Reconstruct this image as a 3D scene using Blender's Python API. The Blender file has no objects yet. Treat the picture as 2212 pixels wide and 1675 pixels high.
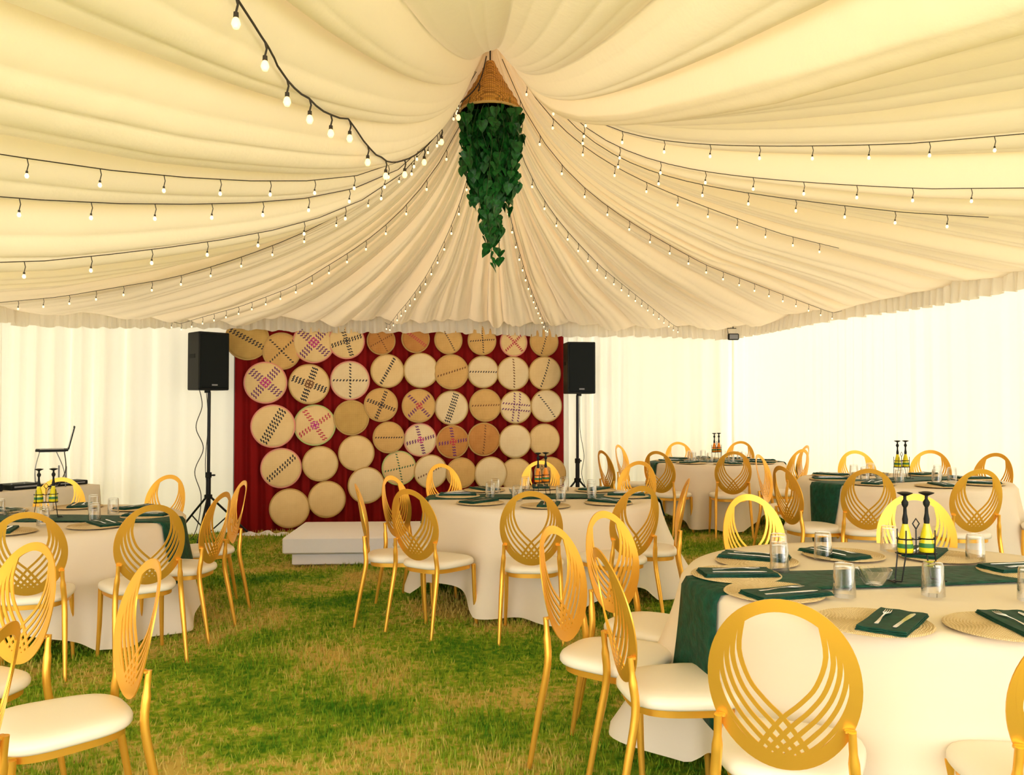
import bpy, math, random
import numpy as np
from mathutils import Vector, Matrix
PI = math.pi
sc = bpy.context.scene
col = sc.collection
rnd = random.Random(7)

# ------------------------------------------------------------------ camera
F = 1800.0; CX = 1106.0; CY = 837.5; H = 1.48
PITCH = math.atan((882 - 837.5) / F)
cd = bpy.data.cameras.new('camera'); cam = bpy.data.objects.new('camera', cd); col.objects.link(cam)
cd.sensor_width = 36; cd.lens = 36 * F / 2212; cd.clip_start = .05
cam.location = (0, 0, H); cam.rotation_euler = (PI / 2 + PITCH, 0, 0)
sc.camera = cam
# ------------------------------------------------------------------ world and sun (daylight through the cloth)
w = bpy.data.worlds.new('sky'); sc.world = w; w.use_nodes = True
bg = w.node_tree.nodes['Background']; bg.inputs[0].default_value = (1.0, .985, .95, 1); bg.inputs[1].default_value = 2.7
sd = bpy.data.lights.new('sun', 'SUN'); sun = bpy.data.objects.new('sun', sd); col.objects.link(sun)
sd.energy = 7.0; sd.angle = math.radians(6); sd.color = (1, .96, .88)
sun.rotation_euler = Vector((-.80, -.25, -.55)).to_track_quat('-Z', 'Y').to_euler()
sc.view_settings.view_transform = 'Standard'; sc.view_settings.look = 'None'
sc.view_settings.exposure = 0.90; sc.view_settings.gamma = 1

# ------------------------------------------------------------------ helpers
def ray(px, py):
    dx = (px - CX) / F; dy = (CY - py) / F
    return Vector((dx, math.cos(PITCH) - dy * math.sin(PITCH), math.sin(PITCH) + dy * math.cos(PITCH)))
def at_z(px, py, z):
    d = ray(px, py); return Vector((0, 0, H)) + d * ((z - H) / d.z)
def at_Y(px, py, Y):
    d = ray(px, py); return Vector((0, 0, H)) + d * (Y / d.y)
def g(x, y=0): return .02 * x          # the lawn rises slightly to the right

def tag(o, label=None, cat=None, group=None, kind=None):
    if label: o['label'] = label
    if cat: o['category'] = cat
    if group: o['group'] = group
    if kind: o['kind'] = kind
    return o
def mesh(name, verts, faces, mats, parent=None, smooth=True, loc=None, idx=None, sharp=None):
    me = bpy.data.meshes.new(name)
    me.from_pydata([tuple(v) for v in verts], [], faces)
    if not isinstance(mats, (list, tuple)): mats = [mats]
    for m in mats: me.materials.append(m)
    if idx is not None: me.polygons.foreach_set('material_index', idx)
    me.polygons.foreach_set('use_smooth', [smooth] * len(me.polygons))
    if smooth and sharp: 
        try: me.set_sharp_from_angle(angle=math.radians(sharp))
        except Exception: pass
    me.update()
    o = bpy.data.objects.new(name, me); col.objects.link(o)
    if parent: o.parent = parent
    if loc is not None: o.location = loc
    return o
def empty(name, loc, rz=0):
    o = bpy.data.objects.new(name, None); col.objects.link(o)
    o.location = loc; o.rotation_euler = (0, 0, rz); o.empty_display_size = .1
    return o
def copy_tree(o, parent=None):
    c = o.copy(); col.objects.link(c); c.parent = parent
    for ch in list(o.children): copy_tree(ch, c)
    return c
class MB:
    def __init__(s): s.v = []; s.f = []; s.m = []
    def add(s, v, f, m=0):
        b = len(s.v); s.v += [tuple(p) for p in v]; s.f += [tuple(i + b for i in q) for q in f]; s.m += [m] * len(f); return s
    def box(s, c, d, m=0, rz=0, M=None):
        x, y, z = d[0] / 2, d[1] / 2, d[2] / 2
        pts = [Vector((sx * x, sy * y, sz * z)) for sz in (-1, 1) for sx, sy in ((-1, -1), (1, -1), (1, 1), (-1, 1))]
        R = M or Matrix.Rotation(rz, 3, 'Z')
        pts = [R @ p + Vector(c) for p in pts]
        return s.add(pts, [(0, 3, 2, 1), (4, 5, 6, 7), (0, 1, 5, 4), (1, 2, 6, 5), (2, 3, 7, 6), (3, 0, 4, 7)], m)
    def bbox(s, c, d, b=.004, m=0, M=None):       # box with chamfered edges
        x, y, z = d[0] / 2, d[1] / 2, d[2] / 2
        b = min(b, x * .9, y * .9, z * .9)
        R = M or Matrix.Identity(3)
        def ringp(hx, hy, zz):
            return [(hx - b, -hy, zz), (hx, -hy + b, zz), (hx, hy - b, zz), (hx - b, hy, zz), (-hx + b, hy, zz), (-hx, hy - b, zz), (-hx, -hy + b, zz), (-hx + b, -hy, zz)]
        rs = [ringp(x - b * .9, y - b * .9, -z), ringp(x, y, -z + b), ringp(x, y, z - b), ringp(x - b * .9, y - b * .9, z)]
        v = [R @ Vector(p) + Vector(c) for r in rs for p in r]; f = []
        for k in range(3):
            for i in range(8):
                j = (i + 1) % 8; f.append((k * 8 + i, k * 8 + j, k * 8 + 8 + j, k * 8 + 8 + i))
        f.append(tuple(reversed(range(8)))); f.append(tuple(range(24, 32)))
        return s.add(v, f, m)
    def tube(s, pts, r, n=8, m=0, closed=False):
        P = [Vector(p) for p in pts]; N = len(P)
        rs = r if isinstance(r, (list, tuple)) else [r] * N
        v = []; prev = None
        for i in range(N):
            a = P[(i - 1) % N] if (closed or i) else P[0]; b = P[(i + 1) % N] if (closed or i < N - 1) else P[-1]
            t = (b - a).normalized()
            if prev is None:
                up = Vector((0, 0, 1)) if abs(t.z) < .9 else Vector((1, 0, 0)); nrm = t.cross(up).normalized()
            else: nrm = (prev - t * prev.dot(t)).normalized()
            prev = nrm; bn = t.cross(nrm)
            for k in range(n):
                a_ = 2 * PI * k / n; v.append(P[i] + (nrm * math.cos(a_) + bn * math.sin(a_)) * rs[i])
        f = []
        for i in range(N if closed else N - 1):
            j = (i + 1) % N
            for k in range(n):
                l = (k + 1) % n; f.append((i * n + k, i * n + l, j * n + l, j * n + k))
        if not closed: f.append(tuple(reversed(range(n)))); f.append(tuple(range((N - 1) * n, N * n)))
        return s.add(v, f, m)
    def lathe(s, prof, n=24, c=(0, 0, 0), m=0, ax=None):
        v = []; f = []; N = len(prof)
        for (r, z) in prof:
            for k in range(n):
                a = 2 * PI * k / n; v.append(Vector((r * math.cos(a), r * math.sin(a), z)))
        if ax: v = [ax @ p for p in v]
        v = [p + Vector(c) for p in v]
        for i in range(N - 1):
            for k in range(n):
                l = (k + 1) % n; f.append((i * n + k, i * n + l, (i + 1) * n + l, (i + 1) * n + k))
        if prof[0][0] > 1e-5: f.append(tuple(reversed(range(n))))
        if prof[-1][0] > 1e-5: f.append(tuple(range((N - 1) * n, N * n)))
        return s.add(v, f, m)
    def build(s, name, mats, parent=None, smooth=True, loc=None, sharp=40):
        return mesh(name, s.v, s.f, mats, parent, smooth, loc, s.m, sharp)

# ------------------------------------------------------------------ materials
def newmat(name):
    m = bpy.data.materials.new(name); m.use_nodes = True
    nt = m.node_tree; nt.nodes.clear(); out = nt.nodes.new('ShaderNodeOutputMaterial'); return m, nt, out
def P(name, c, rough=.5, metal=0, emit=None, es=0, bump=None, var=None, spec=None):
    m, nt, out = newmat(name); b = nt.nodes.new('ShaderNodeBsdfPrincipled'); nt.links.new(b.outputs[0], out.inputs[0])
    b.inputs['Base Color'].default_value = (*c, 1); b.inputs['Roughness'].default_value = rough; b.inputs['Metallic'].default_value = metal
    if spec is not None: b.inputs['Specular IOR Level'].default_value = spec
    if emit: b.inputs['Emission Color'].default_value = (*emit, 1); b.inputs['Emission Strength'].default_value = es
    if bump or var:
        tc = nt.nodes.new('ShaderNodeTexCoord'); nz = nt.nodes.new('ShaderNodeTexNoise'); nt.links.new(tc.outputs['Object'], nz.inputs['Vector'])
        nz.inputs['Scale'].default_value = (bump or var)[0]; nz.inputs['Detail'].default_value = 4
        if bump:
            bp = nt.nodes.new('ShaderNodeBump'); bp.inputs['Strength'].default_value = bump[1]; bp.inputs['Distance'].default_value = bump[2]
            nt.links.new(nz.outputs[0], bp.inputs['Height']); nt.links.new(bp.outputs[0], b.inputs['Normal'])
        if var:
            rp = nt.nodes.new('ShaderNodeValToRGB'); rp.color_ramp.elements[0].position = .35; rp.color_ramp.elements[1].position = .65
            rp.color_ramp.elements[0].color = (*c, 1); rp.color_ramp.elements[1].color = (*var[1], 1)
            nt.links.new(nz.outputs[0], rp.inputs[0]); nt.links.new(rp.outputs[0], b.inputs['Base Color'])
    return m
def fabric(name, c, ct, tr, bump=.15, scale=7, dist=.02):
    """cloth that reflects and lets daylight through"""
    m, nt, out = newmat(name)
    d = nt.nodes.new('ShaderNodeBsdfDiffuse'); t = nt.nodes.new('ShaderNodeBsdfTranslucent'); mx = nt.nodes.new('ShaderNodeMixShader')
    d.inputs[0].default_value = (*c, 1); t.inputs[0].default_value = (*ct, 1); mx.inputs[0].default_value = tr
    nt.links.new(d.outputs[0], mx.inputs[1]); nt.links.new(t.outputs[0], mx.inputs[2]); nt.links.new(mx.outputs[0], out.inputs[0])
    if bump:
        tc = nt.nodes.new('ShaderNodeTexCoord'); nz = nt.nodes.new('ShaderNodeTexNoise'); nt.links.new(tc.outputs['Object'], nz.inputs['Vector'])
        nz.inputs['Scale'].default_value = scale; nz.inputs['Detail'].default_value = 5
        bp = nt.nodes.new('ShaderNodeBump'); bp.inputs['Strength'].default_value = bump; bp.inputs['Distance'].default_value = dist
        nt.links.new(nz.outputs[0], bp.inputs['Height']); nt.links.new(bp.outputs[0], d.inputs['Normal']); nt.links.new(bp.outputs[0], t.inputs['Normal'])
    return m
def glassmat(name, tint=(1, 1, 1), k=.22):
    m, nt, out = newmat(name)
    t = nt.nodes.new('ShaderNodeBsdfTransparent'); t.inputs[0].default_value = (*tint, 1)
    gl = nt.nodes.new('ShaderNodeBsdfGlossy'); gl.inputs['Roughness'].default_value = .03
    lw = nt.nodes.new('ShaderNodeLayerWeight'); lw.inputs[0].default_value = k
    mx = nt.nodes.new('ShaderNodeMixShader'); nt.links.new(lw.outputs['Facing'], mx.inputs[0])
    nt.links.new(t.outputs[0], mx.inputs[1]); nt.links.new(gl.outputs[0], mx.inputs[2]); nt.links.new(mx.outputs[0], out.inputs[0])
    return m
def woven(name, c1, c2, scale=60):
    m, nt, out = newmat(name); b = nt.nodes.new('ShaderNodeBsdfPrincipled'); nt.links.new(b.outputs[0], out.inputs[0])
    b.inputs['Roughness'].default_value = .75
    tc = nt.nodes.new('ShaderNodeTexCoord')
    w1 = nt.nodes.new('ShaderNodeTexWave'); w2 = nt.nodes.new('ShaderNodeTexWave')
    w1.bands_direction = 'X'; w2.bands_direction = 'Y'
    for q in (w1, w2): q.inputs['Scale'].default_value = scale; q.inputs['Distortion'].default_value = .6; nt.links.new(tc.outputs['Object'], q.inputs['Vector'])
    mu = nt.nodes.new('ShaderNodeMath'); mu.operation = 'MULTIPLY'; nt.links.new(w1.outputs['Fac'], mu.inputs[0]); nt.links.new(w2.outputs['Fac'], mu.inputs[1])
    nz = nt.nodes.new('ShaderNodeTexNoise'); nz.inputs['Scale'].default_value = 9; nt.links.new(tc.outputs['Object'], nz.inputs['Vector'])
    ad = nt.nodes.new('ShaderNodeMath'); ad.operation = 'MULTIPLY_ADD'; nt.links.new(nz.outputs[0], ad.inputs[0]); ad.inputs[1].default_value = .6; nt.links.new(mu.outputs[0], ad.inputs[2])
    rp = nt.nodes.new('ShaderNodeValToRGB'); rp.color_ramp.elements[0].color = (*c2, 1); rp.color_ramp.elements[1].color = (*c1, 1)
    rp.color_ramp.elements[0].position = .15; rp.color_ramp.elements[1].position = .8
    nt.links.new(ad.outputs[0], rp.inputs[0]); nt.links.new(rp.outputs[0], b.inputs['Base Color'])
    bp = nt.nodes.new('ShaderNodeBump'); bp.inputs['Strength'].default_value = .5; bp.inputs['Distance'].default_value = .003
    nt.links.new(mu.outputs[0], bp.inputs['Height']); nt.links.new(bp.outputs[0], b.inputs['Normal'])
    return m

M = {}
M['ceil'] = fabric('ceiling_voile', (.91, .775, .59), (.88, .70, .46), .05, .28, 6, .03)
M['wall'] = fabric('wall_voile', (.92, .87, .78), (.92, .88, .81), .11, .10, 6, .02)
M['val'] = fabric('valance_cloth', (.94, .87, .76), (.93, .86, .72), .25, .15, 20, .01)
M['cloth'] = fabric('table_linen', (.93, .81, .65), (.8, .7, .5), .10, .35, 5, .012)
M['gold'] = P('gold_steel', (.93, .48, .06), .32, .66)
M['seat'] = P('cream_leatherette', (.90, .83, .70), .42, bump=(60, .15, .002))
M['green'] = P('green_velvet', (.002, .040, .022), .6, bump=(24, .9, .012), var=(11, (.003, .072, .042)), spec=.25)
M['napkin'] = P('green_napkin', (.002, .036, .022), .65, bump=(45, .5, .004), var=(30, (.003, .06, .036)), spec=.25)
M['black'] = P('black_plastic', (.006, .007, .007), .55, spec=.25)
M['blackm'] = P('black_metal', (.012, .012, .014), .35, .6)
M['grille'] = P('speaker_grille', (.004, .007, .008), .65, bump=(300, .4, .002), spec=.2)
M['silver'] = P('steel_cutlery', (.8, .8, .8), .2, 1)
M['grey'] = P('grey_plastic', (.25, .25, .27), .4)
M['white'] = P('white_cloth', (.90, .86, .89), .7, bump=(7, .5, .02))
M['glass'] = glassmat('clear_glass', k=.38)
M['jute'] = woven('jute_weave', (.82, .64, .36), (.46, .31, .13), 60)
M['maroon'] = fabric('maroon_drape', (.27, .012, .012), (.25, .008, .008), .12, .2, 8, .02)
M['ivy'] = P('ivy_leaf', (.004, .045, .008), .42, var=(6, (.012, .13, .018)), bump=(40, .2, .003), spec=.3)
M['stem'] = P('ivy_stem', (.02, .06, .01), .6)
M['wicker'] = woven('wicker', (.75, .38, .07), (.22, .08, .015), 26)
M['wick_rim'] = P('wicker_rim', (.62, .40, .16), .6)
M['bulb'] = P('lit_bulb', (1, .8, .45), .3, emit=(1, .58, .18), es=1.5)
M['bulbglass'] = P('bulb_glow', (1, .85, .6), .3, emit=(1, .68, .34), es=1.1)
M['cable'] = P('dark_cable', (.03, .02, .015), .6)
M['oil'] = P('yellow_oil', (.75, .62, .01), .15)
M['chilli'] = P('orange_sauce', (.85, .25, .01), .2)
M['lbl'] = P('green_label', (.02, .16, .03), .5)

# ------------------------------------------------------------------ setting: lawn
def floor_mat():
    m, nt, out = newmat('lawn'); b = nt.nodes.new('ShaderNodeBsdfPrincipled'); nt.links.new(b.outputs[0], out.inputs[0]); b.inputs['Roughness'].default_value = .9; b.inputs['Specular IOR Level'].default_value = .1
    tc = nt.nodes.new('ShaderNodeNewGeometry')
    n1 = nt.nodes.new('ShaderNodeTexNoise'); n1.inputs['Scale'].default_value = 1.1; n1.inputs['Detail'].default_value = 3
    n2 = nt.nodes.new('ShaderNodeTexNoise'); n2.inputs['Scale'].default_value = 22; n2.inputs['Detail'].default_value = 5
    for n in (n1, n2): nt.links.new(tc.outputs['Position'], n.inputs['Vector'])
    ad = nt.nodes.new('ShaderNodeMath'); ad.operation = 'MULTIPLY_ADD'; nt.links.new(n2.outputs[0], ad.inputs[0]); ad.inputs[1].default_value = .75; nt.links.new(n1.outputs[0], ad.inputs[2])
    rp = nt.nodes.new('ShaderNodeValToRGB'); nt.links.new(ad.outputs[0], rp.inputs[0]); e = rp.color_ramp.elements
    e[0].position = .68; e[0].color = (.065, .19, .008, 1); e[1].position = 1.0; e[1].color = (.60, .44, .11, 1)
    k = e.new(.86); k.color = (.26, .36, .02, 1)
    nt.links.new(rp.outputs[0], b.inputs['Base Color'])
    return m
M['lawn'] = floor_mat()
fx = np.linspace(-14, 16, 31); fy = np.linspace(-5, 18, 24)
fv = [(x, y, g(x)) for y in fy for x in fx]
ff = [(j * 31 + i, j * 31 + i + 1, (j + 1) * 31 + i + 1, (j + 1) * 31 + i) for j in range(23) for i in range(30)]
floor = mesh('floor', fv, ff, M['lawn']); tag(floor, kind='structure')
# grass blades
rs = np.random.RandomState(3)
NB = 170000
rr = 1.2 + 10.5 * rs.rand(NB) ** 1.15; aa = (rs.rand(NB) - .5) * 2 * .78
bx = rr * np.sin(aa); by = rr * np.cos(aa)
ok = (by < 9.95 + .285 * (bx + 6)) & (bx < 3.0 + .4167 * (12.1 - by)) & (bx > -5.6 - .02 * by); bx, by, rr = bx[ok], by[ok], rr[ok]; NB = len(bx)
hh = (.018 + .03 * rs.rand(NB)) * (1 + .25 * np.sin(bx * 3.1 + by * 2.3)); wd = .0014 + .0007 * rr; da = rs.rand(NB) * PI
lx = (rs.rand(NB) - .5) * .035; ly = (rs.rand(NB) - .5) * .035
V = np.zeros((NB, 3, 3))
V[:, 0, 0] = bx - wd * np.cos(da); V[:, 0, 1] = by - wd * np.sin(da); V[:, 1, 0] = bx + wd * np.cos(da); V[:, 1, 1] = by + wd * np.sin(da)
V[:, 2, 0] = bx + lx; V[:, 2, 1] = by + ly
V[:, 0, 2] = .02 * bx - .002; V[:, 1, 2] = .02 * bx - .002; V[:, 2, 2] = .02 * bx + hh
me = bpy.data.meshes.new('lawn_grass'); me.vertices.add(NB * 3); me.vertices.foreach_set('co', V.ravel())
me.loops.add(NB * 3); me.loops.foreach_set('vertex_index', np.arange(NB * 3, dtype=np.int32))
me.polygons.add(NB); me.polygons.foreach_set('loop_start', np.arange(0, NB * 3, 3, dtype=np.int32)); me.polygons.foreach_set('loop_total', np.full(NB, 3, dtype=np.int32))
me.materials.append(M['lawn']); me.update(calc_edges=True); me.validate()
lg = bpy.data.objects.new('lawn_grass', me); col.objects.link(lg)
tag(lg, 'short green lawn grass with dry straw patches inside the tent', 'grass', kind='stuff')

# ------------------------------------------------------------------ setting: tent walls and ceiling
CR = Vector((-.143, 5.6, 0))
POLY = [Vector((-6.0, 9.75, 2.64)), Vector((3.3, 12.4, 2.69)), Vector((9.1, -1.5, 3.07)), Vector((-6.3, -2.0, 2.70))]
def inset(poly, d):
    n = len(poly); L = []
    for i in range(n):
        a, b = poly[i], poly[(i + 1) % n]; t = (b - a); t.z = 0; t.normalize(); nrm = Vector((t.y, -t.x, 0))
        L.append((a + nrm * d, b + nrm * d))
    outp = []
    for i in range(n):
        (a, b), (c, e) = L[i - 1], L[i]
        d1 = b - a; d2 = e - c; den = d1.x * d2.y - d1.y * d2.x
        s = ((c.x - a.x) * d2.y - (c.y - a.y) * d2.x) / den
        p = a + d1 * s; outp.append(Vector((p.x, p.y, poly[i].z)))
    return outp
VP = inset(POLY, .35)
def bound(poly, th):
    d = Vector((math.cos(th), math.sin(th), 0))
    best = None
    for i in range(4):
        a, b = poly[i], poly[(i + 1) % 4]; e = b - a
        den = d.x * e.y - d.y * e.x
        if abs(den) < 1e-9: continue
        r = ((a.x - CR.x) * e.y - (a.y - CR.y) * e.x) / den
        s = ((a.x - CR.x) * d.y - (a.y - CR.y) * d.x) / den
        if r > 0 and -1e-6 <= s <= 1 + 1e-6: best = (r, a.z + e.z * s)
    return best
def zsmooth(r, Rv, ze):
    t = min(1, r / Rv)
    return ze + .50 * (1 - t) + .85 * math.exp(-r / .5) * (1 - t)
def ceil_z(x, y):
    th = math.atan2(y - CR.y, x - CR.x); r = math.hypot(x - CR.x, y - CR.y); Rv, ze = bound(VP, th)
    return zsmooth(r, Rv, ze)
NA, NR = 2000, 84
ths = np.linspace(0, 2 * PI, NA, endpoint=False)
def partition(lo, hi, seed):
    R = random.Random(seed); ed = [0.0]
    while ed[-1] < 2 * PI:
        far = math.sin(ed[-1]) > -.25
        ed.append(ed[-1] + R.uniform(lo, hi) * (1 if far else 2.6))
    ed = np.array(ed) * 2 * PI / ed[-1]; amp = np.array([R.uniform(.45, 1.15) for _ in ed]); return ed, amp
def foldf(ed, amp, th):
    i = np.clip(np.searchsorted(ed, th, side='right') - 1, 0, len(ed) - 2); u = (th - ed[i]) / (ed[i + 1] - ed[i])
    return i, u, amp[i] * (4 * u * (1 - u)) ** .8
e1, a1 = partition(.036, .10, 11); e2, a2 = partition(.012, .03, 12); e3, a3 = partition(.20, .36, 13)
cv = []; cf = []
rt = np.concatenate([np.linspace(.0005, .2, 22), np.linspace(.2, 1.0, NR - 22)[1:]]); NRR = len(rt) + 1
wob = [rnd.uniform(0, 6.28) for _ in range(4)]
colz = np.zeros((NRR, NA, 3))
Rv_ = np.zeros(NA); ze_ = np.zeros(NA); Rw_ = np.zeros(NA)
for k, th in enumerate(ths):
    Rv_[k], ze_[k] = bound(VP, th); Rw_[k] = bound(POLY, th)[0]
for j in range(NRR):
    last = j == NRR - 1
    t = 1.0 if last else rt[j]
    r = Rw_ + .02 if last else Rv_ * t
    thw = (ths + .010 * np.sin(r * 1.1 + wob[0] + 3 * ths) * (1 - t)) % (2 * PI)
    A1 = .016 + .115 * np.minimum(1, r / 2.6); A2 = .002 + .020 * np.minimum(1, r / 2.2)
    _, _, f1 = foldf(e1, a1, thw); _, _, f2 = foldf(e2, a2, (thw + .004 * np.sin(r * 2 + 9 * ths)) % (2 * PI))
    _, u3, f3 = foldf(e3, a3, thw)
    near = np.clip(-np.sin(ths) + .1, 0, 1); msk = np.exp(-((ths - 1.5 * PI) / .36) ** 2)
    z = ze_ + .50 * (1 - t) + .85 * np.exp(-r / .5) * (1 - t)
    sm = np.clip((t - .02) / .45, 0, 1); tail = np.clip((1 - t) / .10, 0, 1)
    z = z - (f1 * A1 * (1 + 1.1 * near) + f2 * A2) * (.35 + .65 * tail) * (1 - .7 * msk) + .14 * msk * np.exp(-((r - .8) / .9) ** 2) - (1 - msk) * f3 * (.11 + .16 * near) * sm * (.25 + .75 * tail)
    nm = np.clip((.08 - np.sin(ths)) / .35, 0, 1); nm = nm * nm * (3 - 2 * nm)
    tl2 = np.clip((1 - t) / .5, 0, 1); tl2 = tl2 * tl2 * (3 - 2 * tl2)
    z = z - nm * (1 - msk) * .30 * (1 - np.exp(-(r / .55) ** 1.5)) * tl2
    z = z - .20 * np.clip(-np.cos(ths) - .2, 0, 1) * (1 - np.exp(-(r / 1.2) ** 2)) * np.clip((1 - t) / .35, 0, 1)
    if last: z = ze_ + 0 * r
    colz[j, :, 0] = CR.x + r * np.cos(ths); colz[j, :, 1] = CR.y + r * np.sin(ths); colz[j, :, 2] = z
def ceil_low(x, y, pad=6):
    th = math.atan2(y - CR.y, x - CR.x) % (2 * PI); r = math.hypot(x - CR.x, y - CR.y); k = int(th / (2 * PI) * NA) % NA
    q = r / Rv_[k]; j = int(np.searchsorted(rt, q)); j = min(max(j, 1), NRR - 2)
    ks = [(k + i) % NA for i in range(-pad, pad + 1)]
    u = min(1, max(0, (q - rt[j - 1]) / (rt[j] - rt[j - 1])))
    return float((colz[j - 1][ks, 2] * (1 - u) + colz[j][ks, 2] * u).min())
cv = colz.reshape(-1, 3).tolist()
for j in range(NRR - 1):
    for k in range(NA):
        l = (k + 1) % NA; cf.append((j * NA + k, j * NA + l, (j + 1) * NA + l, (j + 1) * NA + k))
ce = mesh('ceiling', cv, cf, M['ceil']); tag(ce, kind='structure')

def pleat_wall(name, a, b, za, zb, mat, amp=.035, wl=.16, seed=1, step=.018, off=0, hang=True):
    R = random.Random(seed); e = b - a; e.z = 0; L = e.length; t = e.normalized(); n = Vector((t.y, -t.x, 0))
    nx = int(L / step); ph = 0; v = []; rows = 9; acc = []
    phs = 0; amps = 1
    for i in range(nx + 1):
        s = L * i / nx
        phs += 2 * PI * step / (wl * (1 + .45 * math.sin(s * 1.3 + seed) * math.sin(s * .53 + 2 * seed)))
        am = amp * (.55 + .45 * math.sin(s * 2.1 + seed * 3))
        acc.append((s, phs, am))
    for j in range(rows):
        q = j / (rows - 1)
        for (s, p, am) in acc:
            d = am * (.6 + .4 * (1 - q)) * (math.sin(p + .4 * math.sin(3 * q + s)) + .35 * math.sin(2.3 * p + 1))
            pt = a + t * s + n * (d + off)
            z0 = g(pt.x) - .01; z1 = za + (zb - za) * s / L
            v.append((pt.x, pt.y, z0 + (z1 - z0) * q))
    f = [(j * (nx + 1) + i, j * (nx + 1) + i + 1, (j + 1) * (nx + 1) + i + 1, (j + 1) * (nx + 1) + i) for j in range(rows - 1) for i in range(nx)]
    o = mesh(name, v, f, mat); tag(o, kind='structure'); return o
P0, P1, P2, P3 = POLY
pleat_wall('wall_back', P0.copy(), P1.copy(), P0.z, P1.z, M['wall'], .065, .26, 2)
pleat_wall('wall_right', P1.copy(), P2.copy(), P1.z, P2.z, M['wall'], .06, .24, 5)
pleat_wall('wall_left', P3.copy(), P0.copy(), P3.z, P0.z, M['wall'], .04, .22, 7)
def valance(name, a, b, seed):
    R = random.Random(seed); e = b - a; L = Vector((e.x, e.y, 0)).length; t = Vector((e.x, e.y, 0)).normalized(); n = Vector((t.y, -t.x, 0))
    st = .014; nx = int(L / st); v = []; rows = 7; ph = 0; acc = []
    for i in range(nx + 1):
        s = L * i / nx; ph += 2 * PI * st / (.11 * (1 + .3 * math.sin(s * 2.7 + seed))); acc.append((s, ph))
    for j in range(rows):
        q = j / (rows - 1)
        for (s, p) in acc:
            d = (.010 + .036 * q) * math.sin(p) + .010 * math.sin(2.7 * p + s) + .02 * math.sin(s * 1.7) * q
            zt = a.z + e.z * s / L + .015
            zb = zt - .235 - .010 * math.sin(p * .5 + s) - .012 * math.sin(s * 2.2)
            pt = a + t * s + n * (d + .02); v.append((pt.x, pt.y, zt + (zb - zt) * q))
    f = [(j * (nx + 1) + i, j * (nx + 1) + i + 1, (j + 1) * (nx + 1) + i + 1, (j + 1) * (nx + 1) + i) for j in range(rows - 1) for i in range(nx)]
    o = mesh(name, v, f, M['val']); tag(o, kind='structure')
valance('trim_1', VP[0], VP[1], 1); valance('trim_2', VP[1], VP[2], 2); valance('trim_3', VP[3], VP[0], 3)

# ------------------------------------------------------------------ chair
def catmull(pts, n=8):
    out = []; Pn = [pts[0]] + list(pts) + [pts[-1]]
    for i in range(1, len(Pn) - 2):
        p0, p1, p2, p3 = Pn[i - 1:i + 3]
        for k in range(n):
            t = k / n; out.append(tuple(.5 * ((2 * b) + (-a + c) * t + (2 * a - 5 * b + 4 * c - d) * t * t + (-a + 3 * b - 3 * c + d) * t ** 3) for a, b, c, d in zip(p0, p1, p2, p3)))
    out.append(tuple(pts[-1])); return out
HW, HH, ZC = .20, .240, .722
def bend(a, b, off):
    z = ZC + b; y = -.205 - (z - .48) * .20 + .85 * a * a + .10 * (b * b) + off
    return (a, y, z)
TH = .005
def strip(mb, ctr, wid, m=0):
    """flat bent ribbon with thickness along a 2-D centre line"""
    n = len(ctr); v = []
    for i, (a, b) in enumerate(ctr):
        p = ctr[max(0, i - 1)]; q = ctr[min(n - 1, i + 1)]; dx, dy = q[0] - p[0], q[1] - p[1]; l = math.hypot(dx, dy) or 1
        nx, ny = -dy / l, dx / l; w_ = (wid[i] if isinstance(wid, list) else wid) / 2
        for (s, o) in ((1, TH), (-1, TH), (-1, 0), (1, 0)): v.append(bend(a + nx * w_ * s, b + ny * w_ * s, o))
    f = []
    for i in range(n - 1):
        for k in range(4):
            l = (k + 1) % 4; f.append((i * 4 + k, i * 4 + l, (i + 1) * 4 + l, (i + 1) * 4 + k))
    f += [(3, 2, 1, 0), tuple((n - 1) * 4 + k for k in range(4))]
    mb.add(v, f, m)
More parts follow.
